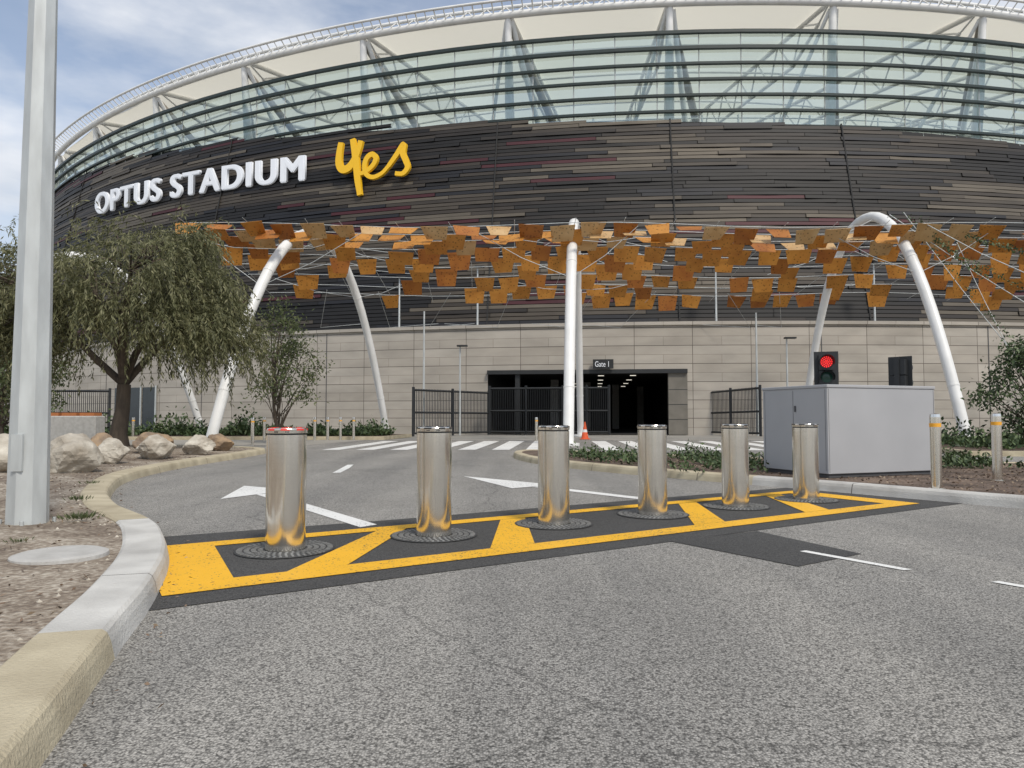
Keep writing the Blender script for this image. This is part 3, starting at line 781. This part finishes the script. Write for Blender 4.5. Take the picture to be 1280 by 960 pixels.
# glass band
ZG=25.3; RG=86.4
b=MB(); fr=MB()
f=-85.0
while f<58:
    z0=ztop(f+.9)-.6; zz=z0
    while zz<ZG-.01:
        z1=min(ZG,zz+1.02)
        jt=U(-.02,.02)
        b.add([fp(f,RG+jt,zz),fp(f+1.75,RG-jt,zz),fp(f+1.75,RG-jt,z1),fp(f,RG+jt,z1)],[(0,1,2,3)]); zz=z1
    fr.tube([fp(f,RG+.05,z0),fp(f,RG+.05,ZG)],.035,4,1,cap=False,sm=False)
    f+=1.75
b.build('glass_band',[M['glass']],st)
z=ZG; k=0
while z>17.5:
    f=-85.0; hb=.10 if k<2 else .075
    while f<58:
        if z>ztop(f+.9)-.3:
            a=f;c=f+1.75; ro=RG+.30
            fr.add([fp(a,ro,z-hb),fp(c,ro,z-hb),fp(c,ro,z+hb),fp(a,ro,z+hb),fp(c,RG+.02,z+hb+.03),fp(a,RG+.02,z+hb+.03),fp(a,RG+.02,z-hb+.02),fp(c,RG+.02,z-hb+.02)],[(0,1,2,3),(3,2,4,5),(6,7,1,0)],0)
        f+=1.75
    z-=1.02;k+=1
fr.build('glazing_bars',[mat('dark_green_metal',(.018,.032,.030),rough=.45),M['galv']],st)

# ring truss, masts, rafters, membrane
rg=MB()
ph=[-85+.875*i for i in range(165)]
rg.tube([fp(f,86.2,27.45) for f in ph],.24,8)
rg.tube([fp(f,85.6,28.35) for f in ph],.12,6)
rg.tube([fp(f,87.0,28.0) for f in ph],.09,6)
for i,f in enumerate(ph[:-1]):
    rg.tube([fp(f,86.2,27.45),fp(f+.44,85.6,28.35)],.045,4,cap=False); rg.tube([fp(f+.875,86.2,27.45),fp(f+.44,85.6,28.35)],.045,4,cap=False)
    rg.tube([fp(f,86.2,27.45),fp(f,87.0,28.0)],.05,4,cap=False); rg.tube([fp(f+.44,86.2,27.45),fp(f+.44,87.0,28.0)],.04,4,cap=False)
ms=MB()
F=[-3.9+7*k for k in range(-11,9)]
def zm(r): return 28.1+(85.5-r)*.155
for f in F:
    rg.tube([fp(f,84.9,17),fp(f,85.5,22),fp(f,86.0,27.3)],[.36,.32,.22],10)
    rg.tube([fp(f,85.9,27.2),fp(f+2.3,80,20.2)],[.24,.28],8,1)
    rg.tube([fp(f+.15,85.9,27.2),fp(f+1.2,82,20.4)],[.17,.2],8)
    rg.tube([fp(f-.1,85.9,27.2),fp(f-1.5,82,20.4)],[.12,.14],8)
    up_=[];lo=[]
    for k in range(9):
        r=85.6-k*3.9; up_.append(fp(f,r,zm(r)-.25)); lo.append(fp(f,r-1.5,zm(r)-.25-(2.2 if 0<k<8 else .6)))
    rg.tube(up_,.17,6); 
    rg.tube(lo,.13,6)
    for k in range(8):
        rg.tube([up_[k],lo[k]],.07,5,cap=False); rg.tube([lo[k],up_[k+1]],.07,5,cap=False)
    nu,nv=8,10
    vs=[]
    for i in range(nu+1):
        for j in range(nv+1):
            r=85.4-j*3.1; s=math.sin(math.pi*i/nu); q=math.sin(math.pi*j/nv)
            vs.append(fp(f+7*i/nu,r,zm(r)+.0-.75*s*(.4+.6*q)))
    ms.add(vs,[(i*(nv+1)+j,(i+1)*(nv+1)+j,(i+1)*(nv+1)+j+1,i*(nv+1)+j+1) for i in range(nu) for j in range(nv)],0,True)
for r in(80,74,66):
    rg.tube([fp(f,r,zm(r)-1.0) for f in ph[::2]],.08,5)
rg.build('roof_ring_and_rafters',[M['archw'],mat('taupe_steel',(.30,.27,.23),rough=.5)],st); ms.build('roof_membrane',[M['membrane']],st)
b=MB()
for i in range(82):
    f=-85+i*1.75
    b.add([fp(f,85.8,17.2),fp(f+1.75,85.8,17.2),fp(f+1.75,74,17.2),fp(f,74,17.2)],[(0,1,2,3)],0)
    b.add([fp(f,79,17.2),fp(f+1.75,79,17.2),fp(f+1.75,78.8,20.3),fp(f,78.8,20.3)],[(0,1,2,3)],0)
    for dz in(.0,.9,1.8): 
        b.tube([fp(f,82,20.6+dz*.6),fp(f+1.75,82,20.6+dz*.6)],.05,4,1,cap=False)
    b.tube([fp(f+.8,82,17.2),fp(f+.8,82,21.9)],.07,4,1,cap=False)
    if i%3==0: b.obox(fp(f,81,19.6),fp(f+1.2,81,19.6)-fp(f,81,19.6),(0,.6,0),(0,0,U(.9,1.6)),1)
b.build('upper_concourse',[M['conc'],M['archw']],st)

# sign lettering wrapped on the facade (bold: slightly shifted outlines)
F0,F1=-35.3,-20.1
for kk,(dx,dy,ex) in enumerate([(0,0,.10),(-.11,.03,.094),(.11,.03,.088),(-.06,-.05,.082),(.06,-.05,.076)]):
    me=textmesh('OPTUS STADIUM',2.4,ex,1.12)
    if kk==0:
        xs=[v.co.x for v in me.vertices]; ys=[v.co.y for v in me.vertices]
        x0,x1,y0,y1=min(xs),max(xs),min(ys),max(ys)
    me.materials.clear(); me.materials.append(M['letter'])
    for v in me.vertices:
        t=(v.co.x+dx-x0)/(x1-x0); s=(v.co.y+dy-y0)/(y1-y0)
        z=17.5+s*1.72; v.co=fp(F0+(F1-F0)*t,rz(18.4)+.45+v.co.z,z+ .75*(1-t)-.42)
    o=bpy.data.objects.new('stadium_lettering_%d'%kk,me); sc.collection.objects.link(o); o.parent=st
def stroke(b,P,rad):
    C=catmull([(x*.95,z*.95) for x,z in P],7); n=len(C)
    vs=[];fs=[]
    for i,p in enumerate(C):
        a=C[max(0,i-1)];c=C[min(n-1,i+1)];t=(c-a).normalized();nn=Vector((-t.y,t.x))
        w_=rad*(.72+.28*math.sin(math.pi*min(1,i/(n-1)*1.1)))
        for sgn in(-1,1):
            q=p+nn*w_*sgn
            for dr in(.12,-.12): vs.append(fp(-18.15+math.degrees(q.x/88),rz(17)+.6+dr,15.15+q.y))
    for i in range(n-1):
        o_=i*4
        fs+=[(o_,o_+4,o_+6,o_+2),(o_+1,o_+3,o_+7,o_+5),(o_,o_+1,o_+5,o_+4),(o_+2,o_+6,o_+7,o_+3)]
    fs+=[(0,2,3,1),(n*4-4,n*4-3,n*4-1,n*4-2)]
    b.add(vs,fs)
b=MB()
stroke(b,[(.25,4.15),(.12,3.4),(.1,2.7),(.35,2.25),(.85,2.3),(1.3,2.8),(1.65,3.6),(1.8,4.1)],.25)
stroke(b,[(1.15,4.3),(1.35,3.3),(1.5,2.2),(1.6,1.2),(1.75,.3)],.24)
stroke(b,[(1.6,1.75),(2.2,1.9),(2.75,2.3),(2.95,2.75),(2.7,3.05),(2.3,2.85),(2.1,2.3),(2.25,1.7),(2.75,1.45),(3.4,1.65),(3.9,2.1)],.17)
stroke(b,[(3.9,2.1),(4.5,2.85),(5.0,3.5),(4.95,2.9),(5.15,2.4),(5.3,1.9),(4.95,1.5),(4.4,1.55)],.19)
b.build('yellow_script_sign',[M['yes']],st)

# ---------------------------------------------------------------- gates, poles, etc
def gate(p,q,h0,h1,name='security_gate'):
    g=empty(name); b=MB(); p=Vector(p);q=Vector(q);d=q-p;L=d.length;n=int(L/.095)
    for i in range(n+1):
        t=i/n;w=p+d*t;hh=h0+(h1-h0)*t; b.tube([w+Vector((0,0,.1)),w+Vector((0,0,hh))],.019,4,cap=False,sm=False)
    for zf in(.06,.5,.97):
        b.tube([p+Vector((0,0,h0*zf)),q+Vector((0,0,h1*zf))],.05,4,sm=False)
    for t in(0,.5,1):
        w=p+d*t;b.tube([w,w+Vector((0,0,(h0+(h1-h0)*t)+.08))],.07,4,sm=False)
    b.build('bars',[M['black']],g)
gate((-4.85,34.6,0),(-1.25,37.8,0),2.35,2.3)
gate((-1.2,38.0,0),(2.7,37.4,0),2.55,2.55); gate((2.8,37.4,0),(5.1,37.0,0),2.55,2.55)
gate((10.4,38.2,0),(12.2,34.6,0),2.3,2.45)
gate((-32,34,0),(-20,35,0),2.3,2.3,'security_fence')
def pole(x,y,z0,h,lamp=True,name='area_light_pole'):
    g=empty(name); b=MB(); b.tube([(x,y,z0),(x,y,z0+h)],[.06,.04],8)
    if lamp: b.box((x+.12,y-.15,z0+h+.03),(.55,.28,.08),1)
    b.build('pole',[M['galv'],M['black']],g)
pole(-4.45,35.5,0,6.3,False); pole(-2.7,36.5,0,4.6); pole(12.3,35.3,0,6.2,False); pole(13.9,35.5,0,4.9)
pole(-1.95,39.6,6.1,3.3); pole(11.2,38.4,6.1,3.3); pole(-6.6,41,6.1,3.0); pole(20,38.6,6.1,3.3)
g=empty('traffic_cone'); b=MB(); b.lathe((3.15,30.5,.0),[(.16,.03),(.11,.3),(.085,.42),(.05,.62),(.03,.75),(0,.75)],16,0,mis=[0,1,0,0,0]); b.box((3.15,30.5,.015),(.42,.42,.03),0)
b.build('cone',[mat('cone_orange',(.8,.12,.03),rough=.5),M['archw']],g)
b=MB(); b.box((-15.6,24.5,.5),(2.6,.6,1.0)); o=b.build('concrete_planter_wall',[M['conc']])
md=o.modifiers.new('bev','BEVEL'); md.width=.03
b=MB()
for k in range(4): b.box((-16.5+k*.62,24.5,1.06),(.5,.45,.11))
b.build('seat_cushions',[mat('orange_cushion',(.45,.16,.05),rough=.6)])
random.seed(77)
b=MB()  # unseen trees behind the camera, added for dark contrast in the bollard reflections
for k in range(9):
    cx=-48+k*12+U(-3,3); cy=-34+U(-4,4); hh=U(5,9)
    b.tube([(cx,cy,0),(cx,cy,hh*.6)],[.25,.12],6,1)
    for _ in range(420):
        d=rv()*(U(.3,1)**.5); leaf(b,(cx+d.x*3.4,cy+d.y*3,hh*.62+d.z*hh*.4),rv(),U(.5,.9),U(.3,.5))
b.build('reflection_tree_row',[M['green2'],M['trunk']])

# ---------------------------------------------------------------- light
w=bpy.data.worlds.new("World"); sc.world=w; w.use_nodes=True
N=w.node_tree.nodes;L=w.node_tree.links; bg=N['Background']; bg.inputs[1].default_value=.15
sky=N.new('ShaderNodeTexSky'); sky.sky_type='NISHITA'; sky.sun_disc=False
el,az=math.radians(50),math.radians(150)
sky.sun_elevation=el; sky.sun_rotation=az; sky.air_density=1.0; sky.dust_density=1.0
tc=N.new('ShaderNodeTexCoord'); mp=N.new('ShaderNodeMapping'); mp.inputs['Scale'].default_value=(1.2,1.2,3.2); L.new(tc.outputs['Generated'],mp.inputs[0])
n=N.new('ShaderNodeTexNoise'); n.inputs['Scale'].default_value=2.6; n.inputs['Detail'].default_value=6; n.inputs['Roughness'].default_value=.55; L.new(mp.outputs[0],n.inputs['Vector'])
r=ramp(N,[(.36,(.25,.25,.25)),(.60,(.92,.92,.92))]); L.new(n.outputs[0],r.inputs[0])
n2=N.new('ShaderNodeTexNoise'); n2.inputs['Scale'].default_value=5; n2.inputs['Detail'].default_value=5; L.new(mp.outputs[0],n2.inputs['Vector'])
cr=ramp(N,[(.3,(4.3,4.65,5.2)),(.7,(6.5,6.6,6.8))]); L.new(n2.outputs[0],cr.inputs[0])
mx=N.new('ShaderNodeMixRGB'); L.new(r.outputs[0],mx.inputs[0]); L.new(sky.outputs[0],mx.inputs[1]); L.new(cr.outputs[0],mx.inputs[2])
L.new(mx.outputs[0],bg.inputs[0])
sl=bpy.data.lights.new('sun','SUN'); sl.energy=2.7; sl.angle=math.radians(10); sl.color=(1,.93,.82)
so=bpy.data.objects.new('sun',sl); sc.collection.objects.link(so)
dv=Vector((math.sin(az)*math.cos(el),math.cos(az)*math.cos(el),math.sin(el)))
so.rotation_euler=dv.to_track_quat('Z','Y').to_euler()
sc.view_settings.view_transform='Standard'; sc.view_settings.look='None'; sc.view_settings.exposure=0

cam=bpy.data.cameras.new('camera'); co=bpy.data.objects.new('camera',cam); sc.collection.objects.link(co)
co.location=(0,0,1.0); co.rotation_euler=(math.radians(90+2.6),0,0); cam.lens=24.75; cam.sensor_width=36; cam.clip_end=1500; cam.clip_start=.05
sc.camera=co
